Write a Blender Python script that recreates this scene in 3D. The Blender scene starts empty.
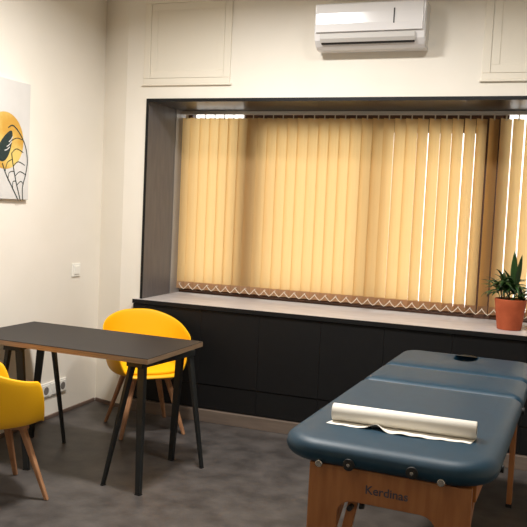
import bpy, bmesh, math, random
from mathutils import Vector, Matrix
random.seed(7)
PI = math.pi
S = 0.925            # drawing units to metres
sc = bpy.context.scene
COL = sc.collection

# ------------------------------------------------------------------ materials
def lin(c):
    return tuple((x/255/12.92) if x/255 <= .04045 else ((x/255+.055)/1.055)**2.4 for x in c)

def mat(name, rgb, rough=.5, metal=0, spec=.5, rgb2=None, nscale=8, stretch=(1, 1, 1), detail=4,
        bump=0, bscale=60, coat=0, lo=.35, hi=.65, sheen=0, trans=None):
    m = bpy.data.materials.new(name); m.use_nodes = True
    nt = m.node_tree; N = nt.nodes; L = nt.links
    b = N['Principled BSDF']
    b.inputs['Base Color'].default_value = (*lin(rgb), 1)
    b.inputs['Roughness'].default_value = rough
    b.inputs['Metallic'].default_value = metal
    b.inputs['Specular IOR Level'].default_value = spec
    b.inputs['Coat Weight'].default_value = coat
    if sheen: b.inputs['Sheen Weight'].default_value = sheen
    tc = N.new('ShaderNodeTexCoord')
    mp = N.new('ShaderNodeMapping'); mp.inputs['Scale'].default_value = stretch
    L.new(tc.outputs['Object'], mp.inputs['Vector'])
    if rgb2:
        n = N.new('ShaderNodeTexNoise'); n.inputs['Scale'].default_value = nscale
        n.inputs['Detail'].default_value = detail
        L.new(mp.outputs[0], n.inputs['Vector'])
        r = N.new('ShaderNodeValToRGB')
        r.color_ramp.elements[0].position = lo; r.color_ramp.elements[0].color = (*lin(rgb), 1)
        r.color_ramp.elements[1].position = hi; r.color_ramp.elements[1].color = (*lin(rgb2), 1)
        L.new(n.outputs['Fac'], r.inputs['Fac']); L.new(r.outputs['Color'], b.inputs['Base Color'])
    if bump:
        n2 = N.new('ShaderNodeTexNoise'); n2.inputs['Scale'].default_value = bscale
        n2.inputs['Detail'].default_value = 3
        L.new(mp.outputs[0], n2.inputs['Vector'])
        bp = N.new('ShaderNodeBump'); bp.inputs['Strength'].default_value = bump
        bp.inputs['Distance'].default_value = .01
        L.new(n2.outputs['Fac'], bp.inputs['Height']); L.new(bp.outputs[0], b.inputs['Normal'])
    return m

WALL = mat('painted_plaster', (236, 230, 219), .85, spec=.2, rgb2=(233, 227, 215), nscale=3, bump=.05, bscale=120)
CEIL = mat('ceiling_paint', (225, 220, 208), .9, spec=.2)
PANEL = mat('hatch_paint', (231, 224, 209), .6, spec=.3)
FLOOR = mat('stone_look_vinyl', (56, 52, 50), .45, rgb2=(82, 77, 74), nscale=7.0, detail=12, bump=.06, bscale=40, lo=.34, hi=.68)
BLACK = mat('black_laminate', (11, 11, 12), .55, spec=.3, rgb2=(14, 14, 15), nscale=30)
GLOSSBLACK = mat('dark_soffit_laminate', (30, 25, 23), .30, spec=.35, rgb2=(42, 33, 29), nscale=14, stretch=(.3, 4, 4))
REVEAL = mat('grey_brown_laminate', (84, 79, 79), .45, rgb2=(92, 87, 86), nscale=10, stretch=(3, 3, .5))
GREYTRIM = mat('grey_aluminium', (150, 146, 142), .4, metal=.3)
SILL = mat('grey_sill_laminate', (200, 194, 192), .35, rgb2=(184, 177, 174), nscale=9, stretch=(.6, 3, 1), detail=6)
BASE = mat('beige_baseboard', (112, 98, 87), .5, rgb2=(101, 88, 78), nscale=12, stretch=(.4, 1, 4))
BASE2 = mat('brown_baseboard', (112, 92, 80), .5, rgb2=(98, 80, 70), nscale=12, stretch=(1, .4, 4))
YELLOW = mat('yellow_shell', (244, 182, 6), .5, spec=.45, bump=.02, bscale=300)
YELLOWPAD = mat('yellow_fabric', (244, 186, 10), .75, spec=.2, bump=.15, bscale=500)
WOOD = mat('beech_leg', (174, 128, 92), .45, rgb2=(150, 106, 74), nscale=14, stretch=(3, 3, .4), detail=6)
FRAMEWOOD = mat('beech_board', (166, 108, 60), .42, rgb2=(148, 92, 48), nscale=10, stretch=(4, 4, .5), detail=6, coat=.2)
RAILWOOD = mat('beech_rail', (186, 118, 56), .4, rgb2=(168, 100, 46), nscale=10, stretch=(.5, 4, 4), detail=6)
TABLETOP = mat('dark_table_laminate', (33, 29, 28), .5, rgb2=(37, 32, 31), nscale=40, spec=.3)
PLY = mat('plywood_edge', (152, 127, 100), .5, rgb2=(128, 104, 80), nscale=20, stretch=(.4, .4, 12))
BLACKMETAL = mat('black_powder_coat', (30, 32, 32), .5, spec=.4)
TEAL = mat('teal_vinyl', (4, 45, 63), .48, spec=.42, rgb2=(6, 49, 68), nscale=20, bump=.05, bscale=260)
TEALD = mat('teal_lining', (16, 56, 76), .5)
CHROME = mat('chrome', (200, 196, 190), .22, metal=1)
RUBBER = mat('black_rubber', (14, 14, 15), .6)
PAPER = mat('white_paper', (238, 233, 222), .8, spec=.2, rgb2=(232, 226, 214), nscale=4)
CARD = mat('cardboard_core', (78, 70, 62), .8, spec=.1)
ACW = mat('white_gloss_plastic', (232, 230, 230), .18, spec=.5)
ACG = mat('pale_grey_plastic', (205, 202, 198), .35)
DARK = mat('dark_plastic', (24, 22, 22), .3)
SWITCH = mat('white_switch_plastic', (238, 236, 228), .3)
SOCK = mat('grey_socket_plastic', (120, 115, 110), .5)
TERRA = mat('terracotta', (180, 90, 56), .65, rgb2=(166, 80, 48), nscale=14, spec=.25)
SOIL = mat('potting_soil', (46, 32, 24), .95, rgb2=(26, 18, 14), nscale=60, bump=.6, bscale=80)
LEAF = mat('green_leaf', (26, 50, 20), .42, rgb2=(46, 76, 30), nscale=12, spec=.5)
LEAF2 = mat('pale_green_leaf', (78, 104, 40), .45, rgb2=(56, 88, 34), nscale=12)
STEM = mat('plant_stem', (96, 84, 50), .7)
CANVAS = mat('canvas_white', (214, 211, 207), .8, spec=.2, rgb2=(208, 205, 200), nscale=6, bump=.1, bscale=300)
GOLD = mat('ochre_paint', (222, 194, 108), .6, rgb2=(202, 154, 62), nscale=5, lo=.4, hi=.6)
PALEY = mat('pale_yellow_paint', (226, 204, 110), .6, rgb2=(216, 184, 70), nscale=9)
INK = mat('dark_green_paint', (30, 48, 46), .6)
PRINT = mat('dark_print', (62, 62, 74), .5)
RAIL = mat('white_rail', (196, 190, 180), .3, metal=.2)
PLASTICCLEAR = mat('pale_clip_plastic', (206, 196, 176), .4)
CHAINM = mat('bead_chain_white', (238, 226, 204), .5)
WFRAME = mat('window_frame_brown', (88, 62, 48), .5)

def fabric(name, rgbt, rgbd, f):
    m = bpy.data.materials.new(name); m.use_nodes = True
    nt = m.node_tree; N = nt.nodes; L = nt.links
    for n in list(N):
        if n.type == 'BSDF_PRINCIPLED': N.remove(n)
    out = [n for n in N if n.type == 'OUTPUT_MATERIAL'][0]
    tc = N.new('ShaderNodeTexCoord'); mp = N.new('ShaderNodeMapping'); mp.inputs['Scale'].default_value = (60, 60, 1.2)
    no = N.new('ShaderNodeTexNoise'); no.inputs['Scale'].default_value = 3; no.inputs['Detail'].default_value = 4
    L.new(tc.outputs['Object'], mp.inputs[0]); L.new(mp.outputs[0], no.inputs['Vector'])
    mx = N.new('ShaderNodeMix'); mx.data_type = 'RGBA'
    mx.inputs[6].default_value = (*[c*.93 for c in rgbt], 1); mx.inputs[7].default_value = (*[min(1, c*1.05) for c in rgbt], 1)
    L.new(no.outputs['Fac'], mx.inputs[0])
    t = N.new('ShaderNodeBsdfTranslucent'); d = N.new('ShaderNodeBsdfDiffuse')
    L.new(mx.outputs[2], t.inputs['Color'])
    d.inputs['Color'].default_value = (*rgbd, 1)
    s = N.new('ShaderNodeMixShader'); s.inputs[0].default_value = f
    L.new(t.outputs[0], s.inputs[1]); L.new(d.outputs[0], s.inputs[2]); L.new(s.outputs[0], out.inputs['Surface'])
    return m
SLAT = fabric('blind_fabric', (.93, .66, .305), (.60, .40, .20), .34)
SLATW = fabric('blind_fabric_doubled', (.62, .40, .22), (.60, .40, .24), .45)

def glassmat():
    m = bpy.data.materials.new('window_glass'); m.use_nodes = True
    nt = m.node_tree; N = nt.nodes; L = nt.links
    for n in list(N):
        if n.type == 'BSDF_PRINCIPLED': N.remove(n)
    out = [n for n in N if n.type == 'OUTPUT_MATERIAL'][0]
    t = N.new('ShaderNodeBsdfTransparent'); g = N.new('ShaderNodeBsdfGlossy'); g.inputs['Roughness'].default_value = .02
    fr = N.new('ShaderNodeFresnel'); fr.inputs[0].default_value = 1.35
    s = N.new('ShaderNodeMixShader'); L.new(fr.outputs[0], s.inputs[0]); L.new(t.outputs[0], s.inputs[1]); L.new(g.outputs[0], s.inputs[2])
    L.new(s.outputs[0], out.inputs['Surface'])
    return m
GLASS = glassmat()

# ------------------------------------------------------------------ mesh helpers
class MB:
    def __init__(s): s.bm = bmesh.new(); s.mi = 0
    def face(s, vs):
        try:
            f = s.bm.faces.new(vs); f.material_index = s.mi; return f
        except ValueError: return None
    def box(s, x0, x1, y0, y1, z0, z1):
        v = [s.bm.verts.new(p) for p in ((x0,y0,z0),(x1,y0,z0),(x1,y1,z0),(x0,y1,z0),(x0,y0,z1),(x1,y0,z1),(x1,y1,z1),(x0,y1,z1))]
        for q in ((0,3,2,1),(4,5,6,7),(0,1,5,4),(1,2,6,5),(2,3,7,6),(3,0,4,7)): s.face([v[i] for i in q])
        return s
    def prism(s, pts, a0, a1, axis='z'):
        """polygon pts swept along an axis"""
        def mk(p, a):
            return {'z': (p[0], p[1], a), 'x': (a, p[0], p[1]), 'y': (p[0], a, p[1])}[axis]
        A = [s.bm.verts.new(mk(p, a0)) for p in pts]; B = [s.bm.verts.new(mk(p, a1)) for p in pts]
        n = len(pts)
        for i in range(n): s.face([A[i], A[(i+1) % n], B[(i+1) % n], B[i]])
        s.face(A[::-1]); s.face(B)
        return s
    def beam(s, p, q, w0, d0, w1=None, d1=None, side=(1, 0, 0), floor_end=False):
        """tapered rectangular bar from p to q; w along side, d across; level cut ends when floor_end"""
        w1 = w0 if w1 is None else w1; d1 = d0 if d1 is None else d1
        p, q = Vector(p), Vector(q); ax = (q-p).normalized()
        sd = Vector(side)
        if floor_end:
            sd = Vector((sd.x, sd.y, 0)).normalized(); ot = Vector((-sd.y, sd.x, 0))
        else:
            sd = (sd - ax*sd.dot(ax)).normalized(); ot = ax.cross(sd)
        rs = []
        for c, w, d in ((p, w0, d0), (q, w1, d1)):
            rs.append([s.bm.verts.new(c + sd*(a*w/2) + ot*(b*d/2)) for a, b in ((-1,-1),(1,-1),(1,1),(-1,1))])
        for i in range(4): s.face([rs[0][i], rs[0][(i+1) % 4], rs[1][(i+1) % 4], rs[1][i]])
        s.face(rs[0][::-1]); s.face(rs[1])
        return s
    def tube(s, pts, r, n=10, caps=True):
        pts = [Vector(p) for p in pts]; rr = r if isinstance(r, (list, tuple)) else [r]*len(pts)
        rings = []
        up = Vector((0, 0, 1))
        for i, p in enumerate(pts):
            t = (pts[min(i+1, len(pts)-1)] - pts[max(i-1, 0)]).normalized()
            a = t.cross(up) if abs(t.z) < .95 else t.cross(Vector((0, 1, 0)))
            a.normalize(); b = t.cross(a)
            rings.append([s.bm.verts.new(p + a*(rr[i]*math.cos(2*PI*k/n)) + b*(rr[i]*math.sin(2*PI*k/n))) for k in range(n)])
        for A, B in zip(rings, rings[1:]):
            for k in range(n): s.face([A[k], A[(k+1) % n], B[(k+1) % n], B[k]])
        if caps: s.face(rings[0][::-1]); s.face(rings[-1])
        return s
    def lathe(s, prof, n=32, c=(0, 0, 0)):
        rings = []
        for r, z in prof:
            if r < 1e-6: rings.append([s.bm.verts.new((c[0], c[1], c[2]+z))])
            else: rings.append([s.bm.verts.new((c[0]+r*math.cos(2*PI*k/n), c[1]+r*math.sin(2*PI*k/n), c[2]+z)) for k in range(n)])
        for A, B in zip(rings, rings[1:]):
            for k in range(n):
                k2 = (k+1) % n
                if len(A) == 1: s.face([A[0], B[k], B[k2]])
                elif len(B) == 1: s.face([A[k], A[k2], B[0]])
                else: s.face([A[k], A[k2], B[k2], B[k]])
        return s
    def grid(s, rows, closed=False):
        R = [[s.bm.verts.new(p) for p in row] for row in rows]
        for A, B in zip(R, R[1:]):
            m = len(A)
            for k in range(m if closed else m-1): s.face([A[k], A[(k+1) % m], B[(k+1) % m], B[k]])
        return R
    def build(s, name, m, parent=None, bevel=0, seg=2, smooth=False, solid=0, sub=0, normals=True, ang=40):
        for v in s.bm.verts: v.co = v.co*S
        if normals: bmesh.ops.recalc_face_normals(s.bm, faces=s.bm.faces)
        me = bpy.data.meshes.new(name); s.bm.to_mesh(me); s.bm.free()
        for x in (m if isinstance(m, (list, tuple)) else [m]): me.materials.append(x)
        o = bpy.data.objects.new(name, me); COL.objects.link(o)
        if parent: o.parent = parent
        if smooth:
            for p in me.polygons: p.use_smooth = True
        if solid:
            md = o.modifiers.new('Solidify', 'SOLIDIFY'); md.thickness = solid*S; md.offset = 0
        if bevel:
            md = o.modifiers.new('Bevel', 'BEVEL'); md.width = bevel*S; md.segments = seg; md.limit_method = 'ANGLE'; md.angle_limit = math.radians(ang)
            md.harden_normals = False
        if sub:
            md = o.modifiers.new('Subdivision', 'SUBSURF'); md.levels = sub; md.render_levels = sub
        return o

def tag(o, label=None, cat=None, group=None, kind=None):
    if label: o['label'] = label
    if cat: o['category'] = cat
    if group: o['group'] = group
    if kind: o['kind'] = kind
    return o
def thing(name, loc, rz, label, cat, group=None):
    o = bpy.data.objects.new(name, None); COL.objects.link(o)
    o.empty_display_size = .1
    o.location = Vector(loc)*S; o.rotation_euler = (0, 0, rz)
    return tag(o, label, cat, group)
def place(o, loc, rz=0):
    o.location = Vector(loc)*S; o.rotation_euler = (0, 0, rz); return o
def struct(o, label=None):
    o['kind'] = 'structure'
    if label: o['label'] = label
    return o
def copy_tree(o, parent=None):
    c = o.copy(); COL.objects.link(c)
    if parent: c.parent = parent
    for ch in list(o.children): copy_tree(ch, c)
    return c

# ------------------------------------------------------------------ room shell
XW, XR, YB, ZC = -3.496, 1.75, -6.3, 3.55
struct(MB().box(XW-.3, XR+.3, YB-.3, .9, -.1, 0).build('floor', FLOOR), 'mottled grey brown stone look floor')
struct(MB().box(XW-.3, XR+.3, YB-.3, .9, ZC, ZC+.1).build('ceiling', CEIL), 'plain pale ceiling')
struct(MB().box(XW-.15, XW, YB, .9, 0, ZC).build('wall_left', WALL), 'off white wall with the leaf painting')
struct(MB().box(XR, XR+.15, YB, .9, 0, ZC).build('wall_right', WALL), 'off white wall on the right')
struct(MB().box(XW-.15, XR+.15, YB-.15, YB, 0, ZC).build('wall_front', WALL), 'off white wall behind the viewer')
wb = MB()
wb.prism([(XW, .09), (-3.235, 0), (-3.0885, 0), (-3.0885, .9), (XW, .9)], 0, .915)
wb.prism([(XW, .09), (-3.235, 0), (-3.0435, 0), (-3.0435, .9), (XW, .9)], .915, ZC)
wb.box(-3.0435, 1.02, 0, .9, 2.5115, ZC)
wb.box(1.02, XR, 0, .9, 0, ZC)
wb.box(-3.0885, 1.02, .66, .9, 0, .86)
struct(wb.build('wall_back', WALL), 'off white window wall with the deep black framed niche')

# niche lining
t = struct(MB().box(-3.0425, -3.030, -.010, .48, .9155, 2.4955).build('trim_1', [REVEAL], bevel=.001), 'grey brown laminate lining on the left side of the window niche')
struct(MB().box(-3.0425, -3.022, -.016, -.0105, .9155, 2.4855).build('trim_2', BLACK), 'black front edge down the left side of the window niche')
struct(MB().box(-3.0425, 1.018, -.010, .66, 2.496, 2.5105).build('trim_3', GLOSSBLACK), 'dark glossy lining across the top of the window niche')
struct(MB().box(-3.0425, 1.018, -.016, -.0105, 2.486, 2.5112).build('trim_4', BLACK), 'black front edge along the top of the window niche')
struct(MB().box(-3.0425, -3.026, .4802, .655, .9155, 2.4955).build('trim_5', GREYTRIM), 'pale grey strip beside the left end of the blind')
struct(MB().box(1.0, 1.018, -.010, .66, .9155, 2.4955).build('trim_6', REVEAL), 'grey brown laminate lining on the right side of the window niche')

# windows in the back of the niche
def window(name, x0, x1, ztop, zbot=.93, mull=(), label='', ft=.045):
    y0, y1 = .745, .80
    f = MB(); fw = .045
    f.box(x0, x1, y0, y1, zbot, zbot+fw); f.box(x0, x1, y0, y1, ztop-ft, ztop)
    f.box(x0, x0+fw, y0, y1, zbot+fw, ztop-ft); f.box(x1-fw, x1, y0, y1, zbot+fw, ztop-ft)
    for m_ in mull: f.box(m_-.03, m_+.03, y0, y1, zbot+fw, ztop-ft)
    o = struct(f.build(name, WFRAME), label)
    xs = [x0+fw] + [v for m_ in mull for v in (m_-.03, m_+.03)] + [x1-fw]
    for a, b in zip(xs[::2], xs[1::2]):
        MB().box(a, b,   .768, .774, zbot+fw, ztop-ft).build('glass_pane', GLASS, o)
    return o
window('window_1', -3.0425, -2.46, 2.511, ft=.008, label='left window with a brown frame behind the blind')
window('window_2', -2.36, -.49, 2.39, mull=(-1.36,), label='wide middle window behind the blind')
window('window_3', -.37, 1.0, 2.511, ft=.008, label='right window behind the blind and the plant')
pil = MB()
pil.box(-2.46, -2.36, .745, .9, .86, 2.511); pil.box(-.49, -.37, .655, .9, .86, 2.511)
pil.box(-2.36, -.49, .70, .9, 2.39, 2.511)
pil.box(-3.0425, 1.018, .665, .9, .86, .93)
struct(pil.build('trim_7', WFRAME), 'brown posts and rails between the windows')

# baseboards
struct(MB().box(-3.085, 1.02, -.060, -.012, 0, .095).build('baseboard_back', BASE, bevel=.003), 'beige baseboard under the black cabinets')
struct(MB().box(XW+.0005, XW+.016, YB+.01, .06, 0, .028).build('baseboard_left', BASE2, bevel=.003), 'low brown baseboard along the left wall')
struct(MB().prism([(XW+.017, .062), (-3.235, -.018), (-3.0865, -.018), (-3.0865, -.001), (-3.2345, -.001), (XW+.017, .078)], 0, .028).build('baseboard_corner', BASE2), 'short brown baseboard in the corner behind the yellow chair')

# ------------------------------------------------------------------ cabinets + sill top
edges = [-3.087, -2.965, -2.480, -1.995, -1.510, -1.040, -.560, -.075, .41, 1.0]
labs = ['narrow black filler cabinet at the left end under the window ledge', 'black cabinet front behind the yellow chair back, second from the left end',
        'black cabinet front just right of the far yellow chair', 'black cabinet front midway between the desk and the massage table',
        'black cabinet front partly hidden by the left edge of the massage table', 'black cabinet front directly behind the head hole of the massage table',
        'black cabinet front below and left of the plant pot', 'black cabinet front below the plant pot', 'black cabinet at the right end under the window ledge']
for i, (a, b) in enumerate(zip(edges, edges[1:])):
    t = thing('base_cabinet', ((a+b)/2, -.02, 0), 0, labs[i], 'cabinet', 'black cabinets under the window')
    w = (b-a)/2 - .0003
    MB().box(-w, w, .0, .62, .10, .880).build('cabinet_body', BLACK, t)
    MB().box(-w+.0004, w-.0004, -.020, -.0005, .296, .876).build('door', BLACK, t, bevel=.0015)
    MB().box(-w+.0004, w-.0004, -.014, -.0005, .102, .290).build('lower_panel', BLACK, t, bevel=.0015)
o = MB().box(-3.087, 1.018, -.056, .659, .8815, .914).build('window_ledge', [BLACK, SILL])
for p in o.data.polygons:
    if p.normal.z > .9: p.material_index = 1
tag(o, 'long grey window ledge with a black front edge above the black cabinets', 'ledge')

# ------------------------------------------------------------------ wall hatches
def hatch(x0, x1, z0, z1, label):
    t = thing('wall_hatch', ((x0+x1)/2, 0, z0), 0, label, 'hatch', 'white hatches high on the window wall')
    w, h = (x1-x0)/2, z1-z0
    f = MB(); c = .062
    f.box(-w, w, -.014, 0, 0, c*.7); f.box(-w, w, -.014, 0, h-c*.7, h)
    f.box(-w, -w+c*.9, -.014, 0, c*.7, h-c*.7); f.box(w-c*.9, w, -.014, 0, c*.7, h-c*.7)
    f.box(-w-.012, w+.012, -.020, -.0, -.014, 0)
    f.build('hatch_frame', PANEL, t, bevel=.004)
    g = .002
    X0, X1, Z0, Z1 = -w+c*.9+g, w-c*.9-g, c*.7+g, h-c*.7-g
    d = MB(); k = .055
    d.box(X0, X1, -.006, 0, Z0, Z1)
    d.box(X0, X1, -.011, -.006, Z0, Z0+k); d.box(X0, X1, -.011, -.006, Z1-k, Z1)
    d.box(X0, X0+k, -.011, -.006, Z0+k, Z1-k); d.box(X1-k, X1, -.011, -.006, Z0+k, Z1-k)
    d.build('hatch_door', PANEL, t, bevel=.003)
hatch(-3.078, -2.335, 2.625, 3.29, 'white framed hatch high on the wall above the left end of the niche')
hatch(-.485, .26, 2.622, 3.29, 'white framed hatch high on the wall right of the air conditioner')

# ------------------------------------------------------------------ vertical blind
BX0, BX1, BY = -3.035, .99, .612
bl = thing('vertical_blind', (0, BY, 0), 0, 'long amber fabric vertical blind hanging across the whole window niche', 'blind')
MB().box(BX0, BX1, -.022, .022, 2.466, 2.4945).build('head_rail', RAIL, bl, bevel=.003)
pitch = .0885
ZS0, ZS1 = .958, 2.438
def slat_mesh():
    m = MB(); w = .048
    rows = []
    for z in (ZS0, ZS0+.4, ZS1-.4, ZS1):
        rows.append([(u*w, .009*(1-u*u), z) for u in (-1, -.5, 0, .5, 1)])
    m.grid(rows)
    return m.build('slat', SLAT, bl, smooth=True, normals=False)
def weight_mesh(par):
    m = MB(); w = .0485
    rows = []
    for z in (ZS0-.004, ZS0+.058):
        rows.append([(u*w, -.0035+.009*(1-u*u), z) for u in (-1, -.5, 0, .5, 1)])
    m.grid(rows)
    rows = []
    for z in (ZS0-.004, ZS0+.058):
        rows.append([(u*w, .0035+.009*(1-u*u), z) for u in (-1, -.5, 0, .5, 1)])
    m.grid(rows)
    return m.build('bottom_weight', SLATW, par, smooth=True, normals=False)
s0 = slat_mesh(); weight_mesh(s0)
MB().box(-.004, .004, -.002, .006, ZS1-.012, 2.468).build('hanger_clip', PLASTICCLEAR, s0)
n = int((BX1-BX0-.06)/pitch)
xs = [BX0 + .045 + pitch*i for i in range(n+1)]
gaps = {}
for i, x in enumerate(xs):
    o = s0 if i == 0 else copy_tree(s0, bl)
    if x < -1.45: a = 20 + random.uniform(-3, 3)
    elif x < -1.2: a = 38.5 + random.uniform(-1, 1)
    elif x < -1.0: a = 30 + random.uniform(-3, 3)
    elif x < -.95: a = 40
    elif x < -.55: a = [34, 35, 36, 37][i % 4]
    elif x < -.46: a = 40
    elif x < -.40: a = 46
    elif x < -.36: a = 30
    else: a = 34.5 + random.uniform(-1.5, 1.5)
    o.location = Vector((x, 0, 0))*S; o.rotation_euler = (0, random.uniform(-.0012, .0012), math.radians(a))
# bead chain looping from slat to slat along the bottom
ch = MB()
for a, b in zip(xs, xs[1:]):
    pts = []
    for k in range(7):
        u = k/6
        pts.append((a+(b-a)*u, -.036, ZS0+.040-.044*(1-abs(2*u-1)**1.3)))
    ch.tube(pts, .003, 5)
    ch.tube([(a, -.034, ZS0+.044), (a, .0, ZS0+.04)], .003, 5)
ch.build('bead_chain', CHAINM, bl)

# ------------------------------------------------------------------ air conditioner
ac = thing('air_conditioner', (-1.242, -.001, 2.826), 0, 'white split air conditioner mounted high on the wall above the window', 'air conditioner')
def arc(cx, cz, r, a0, a1, n):
    return [(cx+r*math.cos(math.radians(a0+(a1-a0)*i/n)), cz+r*math.sin(math.radians(a0+(a1-a0)*i/n))) for i in range(n+1)]
H = .312; Wd = .385
body = [(0, 0), (0, H)] + [(-.16, H), (-.185, H-.01), (-.19, H-.03)] + [(-.188, .10), (-.175, .055), (-.14, .018), (-.11, 0)]
MB().prism(body, -Wd, Wd, 'x').build('casing', ACW, ac, bevel=.006, seg=3, ang=30)
fp = [(-.191, H-.012), (-.199, H-.02), (-.209, H-.08), (-.211, .16), (-.206, .105), (-.190, .105), (-.190, H-.03)]
MB().prism(fp, -Wd+.012, Wd-.012, 'x').build('front_panel', ACW, ac, bevel=.003, seg=3, ang=30)
MB().prism([(-.189, .094), (-.201, .096), (-.197, .062), (-.178, .038), (-.168, .044)], -Wd+.045, Wd-.062, 'x').build('air_flap', ACG, ac, bevel=.002)
MB().prism([(-.160, .030), (-.174, .044), (-.1795, .0405), (-.172, .033), (-.162, .027)], -Wd+.05, Wd-.066, 'x').build('outlet_slot', DARK, ac)
MB().box(.175, .183, -.214, -.209, .150, .250).build('display_strip', DARK, ac, bevel=.001)
MB().prism([(-.02, .0), (-.02, .29), (-.16, .29), (-.165, .03), (-.10, .0)], Wd, Wd+.004, 'x').build('end_cap', ACG, ac)

# ------------------------------------------------------------------ left wall fittings
sw = thing('light_switch', (XW, -.255, 1.13), 0, 'small square white light switch on the left wall near the corner', 'switch')
MB().box(0, .010, -.055, .055, -.052, .052).build('switch_plate', SWITCH, sw, bevel=.003)
MB().box(.0101, .016, -.036, .036, -.034, .034).build('rocker', SWITCH, sw, bevel=.003)

so = thing('power_socket', (XW, -.515, .228), 0, 'white triple power socket low on the left wall behind the desk', 'socket')
MB().box(0, .012, -.162, .162, -.056, .056).build('socket_plate', SWITCH, so, bevel=.003)
for k in (-1, 0, 1):
    m = MB()
    m.box(.0121, .018, k*.106-.043, k*.106+.043, -.043, .043)
    o = m.build('socket_module', SWITCH, so, bevel=.002)
    m2 = MB()
    ring = [(k*.106+.030*math.cos(2*PI*i/20), .030*math.sin(2*PI*i/20)) for i in range(20)]
    m2.prism(ring, .0181, .0190, 'x'); m2.build('socket_well', SOCK if k != 0 else SWITCH, o)

# ------------------------------------------------------------------ painting
pt = thing('canvas_painting', (XW, -1.305, 2.0745), 0, 'square canvas painting of a leaf over an ochre disc on the left wall', 'painting')
MB().box(.0005, .028, -.40, .40, -.404, .404).build('canvas', CANVAS, pt, bevel=.002)
def Q(px, py): return (-1.19 + px/28.5*.295 + 1.305, 2.475-(py-79)*.00672 - 2.0745)
pa = MB(); pa.mi = 0
ring = [( -1.165+1.305+.192*math.cos(2*PI*i/60), 2.065-2.0745+.192*math.sin(2*PI*i/60)) for i in range(60)]
pa.prism(ring, .0281, .0286, 'x')
pa.mi = 2
def blob(cx, cy, a, b, rot, x):
    ctr = Q(cx, cy); pts = []
    for i in range(30):
        th = 2*PI*i/30; u = a*math.cos(th); v = b*math.sin(th)*(1-.35*math.cos(th))
        pts.append((ctr[0]+u*math.cos(rot)-v*math.sin(rot), ctr[1]+u*math.sin(rot)+v*math.cos(rot)))
    pa.prism(pts, .0291, x, 'x')
blob(3, 145, .120, .055, 1.05, .0295)
def ribbon(ps, w):
    ps = [Vector(Q(*p)) for p in ps]
    # smooth through points
    sm = []
    for i in range(len(ps)-1):
        p0, p1, p2, p3 = ps[max(i-1, 0)], ps[i], ps[i+1], ps[min(i+2, len(ps)-1)]
        for k in range(6):
            t_ = k/6
            sm.append(.5*((2*p1)+(p2-p0)*t_+(2*p0-5*p1+4*p2-p3)*t_*t_+(3*p1-p0-3*p2+p3)*t_**3))
    sm.append(ps[-1])
    A, B, A2, B2 = [], [], [], []
    for i, p in enumerate(sm):
        d = (sm[min(i+1, len(sm)-1)]-sm[max(i-1, 0)]).normalized(); nrm = Vector((-d.y, d.x))*w/2
        A.append((.0296, p.x+nrm.x, p.y+nrm.y)); B.append((.0296, p.x-nrm.x, p.y-nrm.y))
    pa.grid([A, B])
for w, ps in [(.009, [(5,127),(10,124),(17,131),(23,143),(25.5,158),(24,172),(21,186),(21.5,199)]),
              (.009, [(0,163),(4,174),(10,186),(15,196),(17,200)]),
              (.009, [(9,152),(11,165),(14,180),(17,192),(19,200)]),
              (.006, [(11,165),(16,160),(23,163)]), (.006, [(13,175),(18,170),(24.5,173)]), (.006, [(15,184),(19,180),(22,183)]),
              (.006, [(10,158),(5,162),(3,171)]), (.006, [(12,170),(7,172),(6,180)]), (.006, [(14,180),(11,181),(11,188)]),
              (.006, [(9,152),(14,147),(21,150)]), (.006, [(8,140),(14,136),(20,137)])]:
    ribbon(ps, w)
pa.mi = 3
for a_, b_ in [((2,150),(7,146)), ((4,146),(9,140)), ((6,141),(10,135))]: ribbon([a_, ((a_[0]+b_[0])/2, (a_[1]+b_[1])/2+.8), b_], .007)
pa.mi = 0
for px, py, r in [(-30,150,.10), (-38,120,.06)]:
    c_ = Q(px, py); pa.prism([(c_[0]+r*math.cos(2*PI*i/30), c_[1]+r*math.sin(2*PI*i/30)) for i in range(30)], .0281, .0286, 'x')
pa.build('leaf_print', [GOLD, PALEY, INK, CANVAS], pt)

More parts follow.
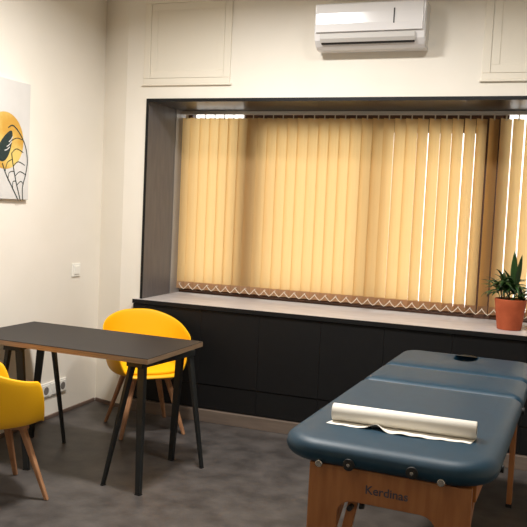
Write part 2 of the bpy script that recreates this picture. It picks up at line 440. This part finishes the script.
# ------------------------------------------------------------------ desk
DZ = .80
desk = thing('desk', (-2.748, -1.243, 0), -.030, 'dark topped desk with a plywood edge between the two yellow chairs', 'desk')
hx, hy, th = .679, .350, .034
MB().box(-hx, hx, -hy, hy, DZ-.004, DZ).build('table_top', TABLETOP, desk, bevel=.0012)
MB().box(-hx, hx, -hy, hy, DZ-th, DZ-.0042).build('edge_band', PLY, desk, bevel=.0012)
def dl(p):     # room point to desk frame
    v = Vector((p[0]+2.748, p[1]+1.243)); c, s_ = math.cos(.030), math.sin(.030)
    return (c*v.x - s_*v.y, s_*v.x + c*v.y)
def trestle(tf, tb, feet, thick, name_label):
    """tf/tb: beam ends (front, back); feet: FL, FR, BL, BR in room xy"""
    tf, tb = dl(tf), dl(tb)
    ax = Vector((tb[0]-tf[0], tb[1]-tf[1], 0)).normalized(); sd = Vector((ax.y, -ax.x, 0))
    m = MB().beam((tf[0], tf[1], DZ-th-.020), (tb[0], tb[1], DZ-th-.020), .12, .038, side=sd)
    tr = m.build('trestle_beam', BLACKMETAL, desk, bevel=.004)
    zt = DZ-th-.024
    for i, f in enumerate(feet):
        f = dl(f); end = tf if i < 2 else tb
        sgn = -1 if i % 2 == 0 else 1
        inn = ax*(.03 if i < 2 else -.03)
        top = (end[0]+sd.x*.036*sgn+inn.x, end[1]+sd.y*.036*sgn+inn.y, zt)
        if thick[i]: a, b, c, d = .052, .030, .034, .026
        else: a, b, c, d = .026, .046, .018, .026
        MB().beam(top, (f[0], f[1], .006), a, b, c, d, side=sd, floor_end=True).build('leg', BLACKMETAL, desk, bevel=.003)
        MB().beam((f[0], f[1], .0055), (f[0], f[1], 0), c+.002, d+.002, side=sd, floor_end=True).build('foot_pad', RUBBER, desk)
trestle((-2.20, -1.555), (-2.115, -1.02), [(-2.374, -1.571), (-2.112, -1.612), (-2.225, -.981), (-1.982, -1.027)], (0, 1, 1, 0), '')
trestle((-3.085, -1.53), (-3.20, -.99), [(-3.20, -1.56), (-2.930, -1.563), (-3.318, -1.007), (-3.04, -1.011)], (0, 1, 1, 0), '')

# ------------------------------------------------------------------ yellow chairs
def smooth(a, b, x):
    t_ = max(0, min(1, (x-a)/(b-a))); return t_*t_*(3-2*t_)
def shell_rows(NR=14, NA=48):
    rows = []
    for j in range(NR+1):
        s_ = j/NR; row = []
        for k in range(NA):
            ph = 2*PI*k/NA            # 0 = back (+y), pi = front
            a = abs((ph+PI) % (2*PI)-PI)
            # plan radius (rounded square-ish)
            c, n_ = abs(math.cos(a)), abs(math.sin(a))
            base = 1/((c/.245)**2.8+(n_/.262)**2.8)**(1/2.8)
            rim = 1/((c/(.300 if a < PI/2 else .295))**2.4+(n_/.318)**2.4)**(1/2.4)
            # rim height
            hb = .870 - .170*smooth(.15, 2.1, a) - .25*smooth(2.08, 2.42, a)
            zb = .452
            if hb < zb+.004: hb = zb
            up = smooth(2.45, 1.75, a) if False else 1-smooth(2.15, 2.55, a)
            R = base + (rim-base)*up
            if s_ < .5:
                u = s_/.5
                r = base*u*.93; z = zb - .022 + .018*u**3
            else:
                u = (s_-.5)/.5
                # quadratic curve from seat edge to rim
                r0, z0 = base*.93, zb-.004
                r1, z1 = base*1.06 + (rim-base)*.25*up, zb + .0*up
                r2, z2 = (rim*up + base*1.05*(1-up)), hb - .0*(1-up)
                r = (1-u)**2*r0 + 2*u*(1-u)*r1 + u*u*r2
                z = (1-u)**2*z0 + 2*u*(1-u)*z1 + u*u*z2
                if up < .5: z -= .020*u*u*(1-up)
            row.append((r*math.sin(ph), r*math.cos(ph), z))
        rows.append(row)
    return rows
def make_chair(loc, rz, label):
    t = thing('shell_chair', loc, rz, label, 'chair', 'yellow shell chairs at the desk')
    R = shell_rows()
    m = MB(); G = m.grid(R[1:], closed=True)
    c = m.bm.verts.new((0, 0, .430))
    for k in range(48): m.face([c, G[0][k], G[0][(k+1) % 48]])
    m.build('seat_shell', YELLOW, t, smooth=True, solid=.012, sub=1)
    p = MB(); prof = []
    rows = []
    for (f, z) in ((.0, .436), (.55, .442), (.80, .447), (.90, .452), (.93, .462), (.90, .474), (.80, .480), (.5, .478), (.0, .476)):
        row = []
        for k in range(40):
            ph = 2*PI*k/40; c_, n_ = abs(math.cos(ph)), abs(math.sin(ph))
            b = 1/((c_/.235)**2.6+(n_/.25)**2.6)**(1/2.6)
            row.append((max(f, .002)*b*math.sin(ph), max(f, .002)*b*math.cos(ph)-.006, z))
        rows.append(row)
    p.grid(rows, closed=True)
    p.build('seat_pad', YELLOWPAD, t, smooth=True)
    f = MB()
    f.beam((-.15, -.15, .408), (.15, .15, .408), .05, .028, side=(1, -1, 0)); f.beam((.15, -.15, .408), (-.15, .15, .408), .05, .028, side=(1, 1, 0))
    f.build('leg_frame', WOOD, t, bevel=.004)
    for sx in (-1, 1):
        for sy in (-1, 1):
            MB().beam((sx*.125, sy*.125, .415), (sx*.235, sy*.235, 0), .048, .030, .026, .022, side=(sx, -sy, 0), floor_end=True).build('leg', WOOD, t, bevel=.006, seg=3)
    return t
ch1 = make_chair((-2.738, -.43, 0), math.radians(45), 'yellow shell chair behind the desk, tucked in front of the black cabinets')
ch2 = copy_tree(ch1); place(ch2, (-2.85, -1.99, 0), math.radians(149))
ch2['label'] = 'yellow shell chair at the near side of the desk, cut by the left picture edge'

# ------------------------------------------------------------------ massage table
MZ = .85
mt = thing('massage_table', (-.450, -1.722, 0), -.048, 'teal padded folding massage table on a beech wood frame', 'massage table')
HX, HY = .398, 1.092
def rrect(x0, x1, y0, y1, ins, rad, n=8):
    """rounded rectangle, rad = (near, far) corner radii"""
    pts = []
    for cx, cy, a0, r in ((x1, y1, 0, rad[1]), (x0, y1, 90, rad[1]), (x0, y0, 180, rad[0]), (x1, y0, 270, rad[0])):
        sx = -1 if cx == x1 else 1; sy = -1 if cy == y1 else 1
        ox, oy = cx+sx*r, cy+sy*r; rr = max(r-ins, .002)
        if r-ins < .002: ox, oy = cx+sx*(ins+.002), cy+sy*(ins+.002)
        for i in range(n+1):
            a = math.radians(a0+90*i/n); pts.append((ox+rr*math.cos(a), oy+rr*math.sin(a)))
    return pts
def cushion(y0, y1, rad, name, hole=None):
    m = MB(); rows = []
    T = .085; r = .038
    zt, zb = MZ, MZ-T
    prof = []
    for i in range(7):
        a = math.radians(-90+15*i); prof.append((r-r*math.cos(a)*1.0, zb+r+r*math.sin(a)))
    for i in range(7):
        a = math.radians(15*i); prof.append((.060-.060*math.cos(a), zt-r*1.15+r*1.15*math.sin(a)))
    for ins, z in prof: rows.append([(x, y, z) for x, y in rrect(-HX, HX, y0, y1, ins, rad)])
    rows.append([(x, y, zt+.004) for x, y in rrect(-HX, HX, y0, y1, .10, rad)])
    G = m.grid(rows, closed=True)
    m.face(G[0])
    if not hole: m.face(G[-1][::-1])
    else:
        hx_, hy_, a_, b_ = hole
        N = 32
        tops = [(1.0, zt+.004), (.94, zt+.001), (.88, zt-.006), (.82, zt-.022), (.74, zt-.05)]
        H_ = m.grid([[(hx_+f*a_*math.cos(2*PI*k/N), hy_+f*b_*math.sin(2*PI*k/N), z) for k in range(N)] for f, z in tops], closed=True)
        es = []
        for ringv in (G[-1], H_[0]):
            for k in range(len(ringv)):
                e = m.bm.edges.get((ringv[k], ringv[(k+1) % len(ringv)])); es.append(e)
        bmesh.ops.triangle_fill(m.bm, use_beauty=True, edges=es)
        m.mi = 1; m.face(H_[-1]); m.mi = 0
    o = m.build(name, [TEAL, TEALD], mt, smooth=True)
    return o
near = cushion(-HY, .085, (.17, .045), 'cushion')
cushion(.088, .530, (.05, .05), 'cushion')
cushion(.533, HY, (.05, .11), 'cushion', hole=(.004, .930, .076, .115))
# piping / black grommets and knobs on the near end
def disc_y(m, x, y, z, r, d, n=20):
    ring = [(x+r*math.cos(2*PI*i/n), z+r*math.sin(2*PI*i/n)) for i in range(n)]
    m.prism(ring, y-d, y, 'y')
for gx, gz in ((-.105, .785), (.122, .796)):
    m = MB(); disc_y(m, gx, -HY+.004, gz, .022, .010); g = m.build('grommet', RUBBER, mt, bevel=.003)
    m = MB(); disc_y(m, gx, -HY-.006, gz, .0065, .004); m.build('grommet_pin', CHROME, g, bevel=.001)
for gx, gz in ((-.218, .770), (.222, .779)):
    m = MB()
    m.tube([(gx, -HY+.05, gz), (gx, -HY+.008, gz)], .013, 16); m.tube([(gx, -HY+.008, gz), (gx, -HY-.002, gz)], [.016, .013], 16)
    m.build('chrome_knob', CHROME, mt, smooth=False, bevel=.002)
m = MB(); m.tube([(HX-.03, -.86, MZ-.060), (HX+.008, -.86, MZ-.060)], .014, 14); m.build('side_knob', RUBBER, mt, bevel=.003)
m = MB(); m.tube([(HX-.02, .02, MZ-.05), (HX+.012, .02, MZ-.05)], .016, 14); m.build('side_knob', RUBBER, mt, bevel=.003)
# wooden side rails under the cushions
ZR = MZ-.0865
for sx in (-1, 1):
    for ya, yb in ((-HY+.12, .08), (.09, HY-.05)):
        MB().box(sx*.285-.013+.03, sx*.285+.013+.03, ya, yb, ZR-.075, ZR).build('side_rail', RAILWOOD, mt, bevel=.003)
for yy in (-HY+.14, .06, .11, HY-.06):
    MB().box(-.241, .301, yy-.012, yy+.012, ZR-.06, ZR).build('cross_rail', RAILWOOD, mt, bevel=.003)
# near end frame: an arched board close under the near end
FY = -HY+.045; CX = .030
def end_frame():
    zt = ZR-.001; zc = .640; w = .293
    left = [(-w, zt), (-w-.004, 0), (-w+.075, 0), (-w+.112, .50)]
    left += [(-w+.112+.060*(1-math.cos(math.radians(a))), zc-.060+.060*math.sin(math.radians(a))) for a in range(0, 91, 15)]
    poly = left + [(-x, z) for x, z in reversed(left)]
    return MB().prism([(x+CX, z) for x, z in poly], FY-.013, FY+.013, 'y').build('end_frame', FRAMEWOOD, mt, bevel=.003)
ef = end_frame()
# far end: posts with a crossbar
for lx in (-.264, .304):
    m = MB().beam((lx-.004, HY-.10, ZR), (lx, HY-.14, .02), .034, .055, .030, .045, side=(1, 0, 0), floor_end=True)
    lg = m.build('leg', FRAMEWOOD, mt, bevel=.004)
    MB().beam((lx, HY-.14, .0195), (lx, HY-.14, 0), .034, .049, side=(1, 0, 0), floor_end=True).build('rubber_foot', RUBBER, lg)
    ix = lx + (.030 if lx < 0 else -.030)
    MB().beam((ix, HY-.14, .42), (ix, HY-.62, ZR-.06), .022, .040, side=(1, 0, 0)).build('brace', FRAMEWOOD, mt, bevel=.003)
    MB().beam((ix, FY+.20, .40), (ix, FY+.60, ZR-.06), .022, .038, side=(1, 0, 0)).build('brace', FRAMEWOOD, mt, bevel=.003)
MB().box(-.244, .284, HY-.128, HY-.106, .46, .56).build('cross_rail', FRAMEWOOD, mt, bevel=.003)
MB().beam((-.098, FY+.030, .640), (-.185, FY+.045, .20), .036, .022, side=(1, 0, 0)).build('brace', FRAMEWOOD, mt, bevel=.004)
m = MB(); m.tube([(-.104, FY-.012, .612), (-.104, FY+.05, .612)], .010, 12); m.tube([(-.074, FY+.025, .618), (-.058, FY+.025, .618)], [.014, .010], 12)
m.build('hinge_bolt', RUBBER, mt)
# lettering on the board
cu = bpy.data.curves.new('lettering', 'FONT'); cu.body = 'Kerdinas'; cu.size = .044*S; cu.extrude = .0006*S; cu.offset = .0004*S; cu.align_x = 'CENTER'; cu.align_y = 'CENTER'
tmp = bpy.data.objects.new('lettering_tmp', cu); COL.objects.link(tmp)
bpy.context.view_layer.update()
me = bpy.data.meshes.new_from_object(tmp.evaluated_get(bpy.context.evaluated_depsgraph_get())); bpy.data.objects.remove(tmp)
me.materials.clear(); me.materials.append(PRINT)
for v in me.vertices: v.co.x *= 1.0
lt = bpy.data.objects.new('lettering', me); COL.objects.link(lt); lt.parent = ef
lt.location = Vector((.030, FY-.0138, .694))*S; lt.rotation_euler = (PI/2, 0, 0)

# ------------------------------------------------------------------ paper roll
pr = thing('paper_roll', (-.474, -2.500, MZ+.0042), math.radians(.3), 'white paper couch roll lying partly unrolled across the teal massage table', 'paper roll')
RR = .0335; HL = .278
m = MB(); N = 36
rows = []
for x, r in ((-HL, 0.0185), (-HL, RR-.001), (-HL+.001, RR), (HL-.001, RR), (HL, RR-.001), (HL, 0.0185)):
    rows.append([(x, r*math.cos(2*PI*k/N), RR+.0012+r*math.sin(2*PI*k/N)) for k in range(N)])
m.grid(rows, closed=True); m.build('roll_body', PAPER, pr, smooth=True, ang=30)
m = MB(); m.grid([[(x, 0.0185*math.cos(2*PI*k/N), RR+.0012+0.0185*math.sin(2*PI*k/N)) for k in range(N)] for x in (-HL, HL)], closed=True)
m.build('core_tube', CARD, pr, solid=.002)
for o in pr.children:
    if o.name.startswith('roll_body'):
        for p in o.data.polygons: p.use_smooth = abs(p.normal.x) < .5
m = MB(); rows = []
for j in range(9):
    v = j/8; row = []
    for i in range(61):
        u = -1+2*i/60
        lift = .022*math.exp(-((u+.30)/.11)**2)*smooth(.35, 1, v) + .005*math.exp(-((u-.15)/.2)**2)*v + .002*math.sin(u*23)*v
        yy = -.002 - v*(.078 + .010*math.sin(u*4+1) - .018*math.exp(-((u+.30)/.10)**2) - .012*smooth(-.7, -1, u))
        row.append((u*(HL-.002)-.012*v, yy, .0008+max(lift, 0)))
    rows.append(row)
m.grid(rows); m.build('loose_sheet', PAPER, pr, smooth=True, solid=.0008)

# ------------------------------------------------------------------ potted plant
pp = thing('potted_plant', (-.205, .205, .9145), 0, 'leafy green plant in a terracotta pot on the window ledge', 'plant')
prof = [(0, 0), (.080, 0), (.083, .006), (.108, .195), (.110, .215), (.104, .217), (.100, .205), (.096, .19), (0, .19)]
MB().lathe(prof, 40).build('pot', TERRA, pp, smooth=False, bevel=.001)
MB().lathe([(0, .196), (.06, .199), (.0985, .193)], 32).build('soil', SOIL, pp, smooth=True)
for o in pp.children:
    for p in o.data.polygons: p.use_smooth = True
def leaf(m, base, az, el, L_, w, droop, n=8):
    """arching strap leaf with a keeled section"""
    p = Vector(base); a = el; d = L_/n; rows = []
    for i in range(n+1):
        u = i/n; ww = w*math.sin(PI*min(1, .12+u*.88))**.8 if u < 1 else 0.0006
        h = Vector((math.cos(az), math.sin(az), 0)); t_ = h*math.cos(a)+Vector((0, 0, 1))*math.sin(a)
        sd = Vector((-h.y, h.x, 0)); nr = t_.cross(sd)
        rows.append([tuple(p+sd*ww), tuple(p+sd*ww*.5+nr*ww*.18), tuple(p+nr*ww*.32), tuple(p-sd*ww*.5+nr*ww*.18), tuple(p-sd*ww)])
        p = p+t_*d; a -= droop/n
    m.grid(rows)
rs = random.Random(3)
# tall upright pair of leaves
m = MB()
leaf(m, (.012, -.02, .28), math.radians(262), math.radians(85), .28, .024, .05)
leaf(m, (.030, -.02, .28), math.radians(300), math.radians(80), .26, .020, .1)
leaf(m, (.025, -.01, .27), math.radians(225), math.radians(66), .20, .020, .5)
m.build('upright_leaf', LEAF, pp, smooth=True, solid=.0012)
stems = [((-.045, -.01), (-.055, -.02, .34)), ((.02, -.015), (.02, -.015, .32)), ((-.015, .03), (-.02, .03, .33)), ((.06, .01), (.07, .0, .27)), ((-.06, .02), (-.085, .02, .31))]
for si, ((bx, by), top) in enumerate(stems):
    m = MB(); m.tube([(bx, by, .19), ((bx+top[0])/2+.004, (by+top[1])/2, (.19+top[2])/2), top], [.006, .005, .004], 6)
    st = m.build('stem', STEM, pp, smooth=True)
    m = MB()
    k = 22
    for i in range(k):
        az = i*2.4+si; el = math.radians(rs.uniform(10, 70)); L_ = rs.uniform(.09, .16)
        zz = top[2]-rs.uniform(0, .07)
        leaf(m, (top[0], top[1], zz), az, el, L_, rs.uniform(.010, .016), rs.uniform(.8, 1.9))
    m.build('leaf_cluster', LEAF if si % 2 == 0 else LEAF, st, smooth=True, solid=.001)
m = MB(); m.tube([(-.07, -.03, .22), (-.10, -.04, .29), (-.15, -.05, .315), (-.19, -.055, .312)], [.003, .0025, .002, .0015], 6)
ts = m.build('stem', LEAF2, pp, smooth=True)
m = MB(); leaf(m, (-.11, -.04, .30), math.radians(170), .25, .10, .007, .4); leaf(m, (-.12, -.04, .303), math.radians(200), -.1, .06, .006, .4)
m.build('leaf_cluster', LEAF2, ts, smooth=True, solid=.001)

# ------------------------------------------------------------------ light
def area(name, loc, size, power, col, rot=(0, 0, 0), sy=None, spread=180):
    l = bpy.data.lights.new(name, 'AREA'); l.energy = power; l.color = col; l.size = size*S
    if sy: l.shape = 'RECTANGLE'; l.size_y = sy*S
    l.spread = math.radians(spread)
    o = bpy.data.objects.new(name, l); COL.objects.link(o); o.location = Vector(loc)*S; o.rotation_euler = rot
    return o
WARM = (1, .975, .94)
area('ceiling_lamp', (-1.9, -1.75, ZC-.03), .35, 88, WARM, spread=160)
area('ceiling_lamp', (-.4, -1.75, ZC-.03), .35, 38, WARM, spread=160)
area('ceiling_lamp', (-1.2, -4.6, ZC-.03), .6, 9, WARM, spread=160)

w = bpy.data.worlds.new('daylight'); sc.world = w; w.use_nodes = True
bg = w.node_tree.nodes['Background']; bg.inputs[0].default_value = (1, .97, .91, 1); bg.inputs[1].default_value = 2.65

# ------------------------------------------------------------------ camera
f, D, h, yaw, pit, rol = 765.09, 5.43942, 1.68456, .352, -.07154, -.04579
cam = bpy.data.cameras.new('camera'); co = bpy.data.objects.new('camera', cam); COL.objects.link(co)
cam.sensor_width = 36; cam.sensor_fit = 'HORIZONTAL'; cam.lens = f/527*36; cam.clip_start = .05
Mr = Matrix.Rotation(yaw, 4, 'Z') @ Matrix.Rotation(PI/2+pit, 4, 'X') @ Matrix.Rotation(-rol, 4, 'Z')
co.matrix_world = Matrix.Translation(Vector((0, -D, h))*S) @ Mr
sc.camera = co

sc.view_settings.view_transform = 'Standard'; sc.view_settings.look = 'None'
sc.view_settings.exposure = 0; sc.view_settings.gamma = 1; sc.view_settings.use_curve_mapping = False
sc.cycles.use_denoising = True
sc.cycles.max_bounces = 8; sc.cycles.diffuse_bounces = 5; sc.cycles.transparent_max_bounces = 12
sc.cycles.sample_clamp_indirect = 6
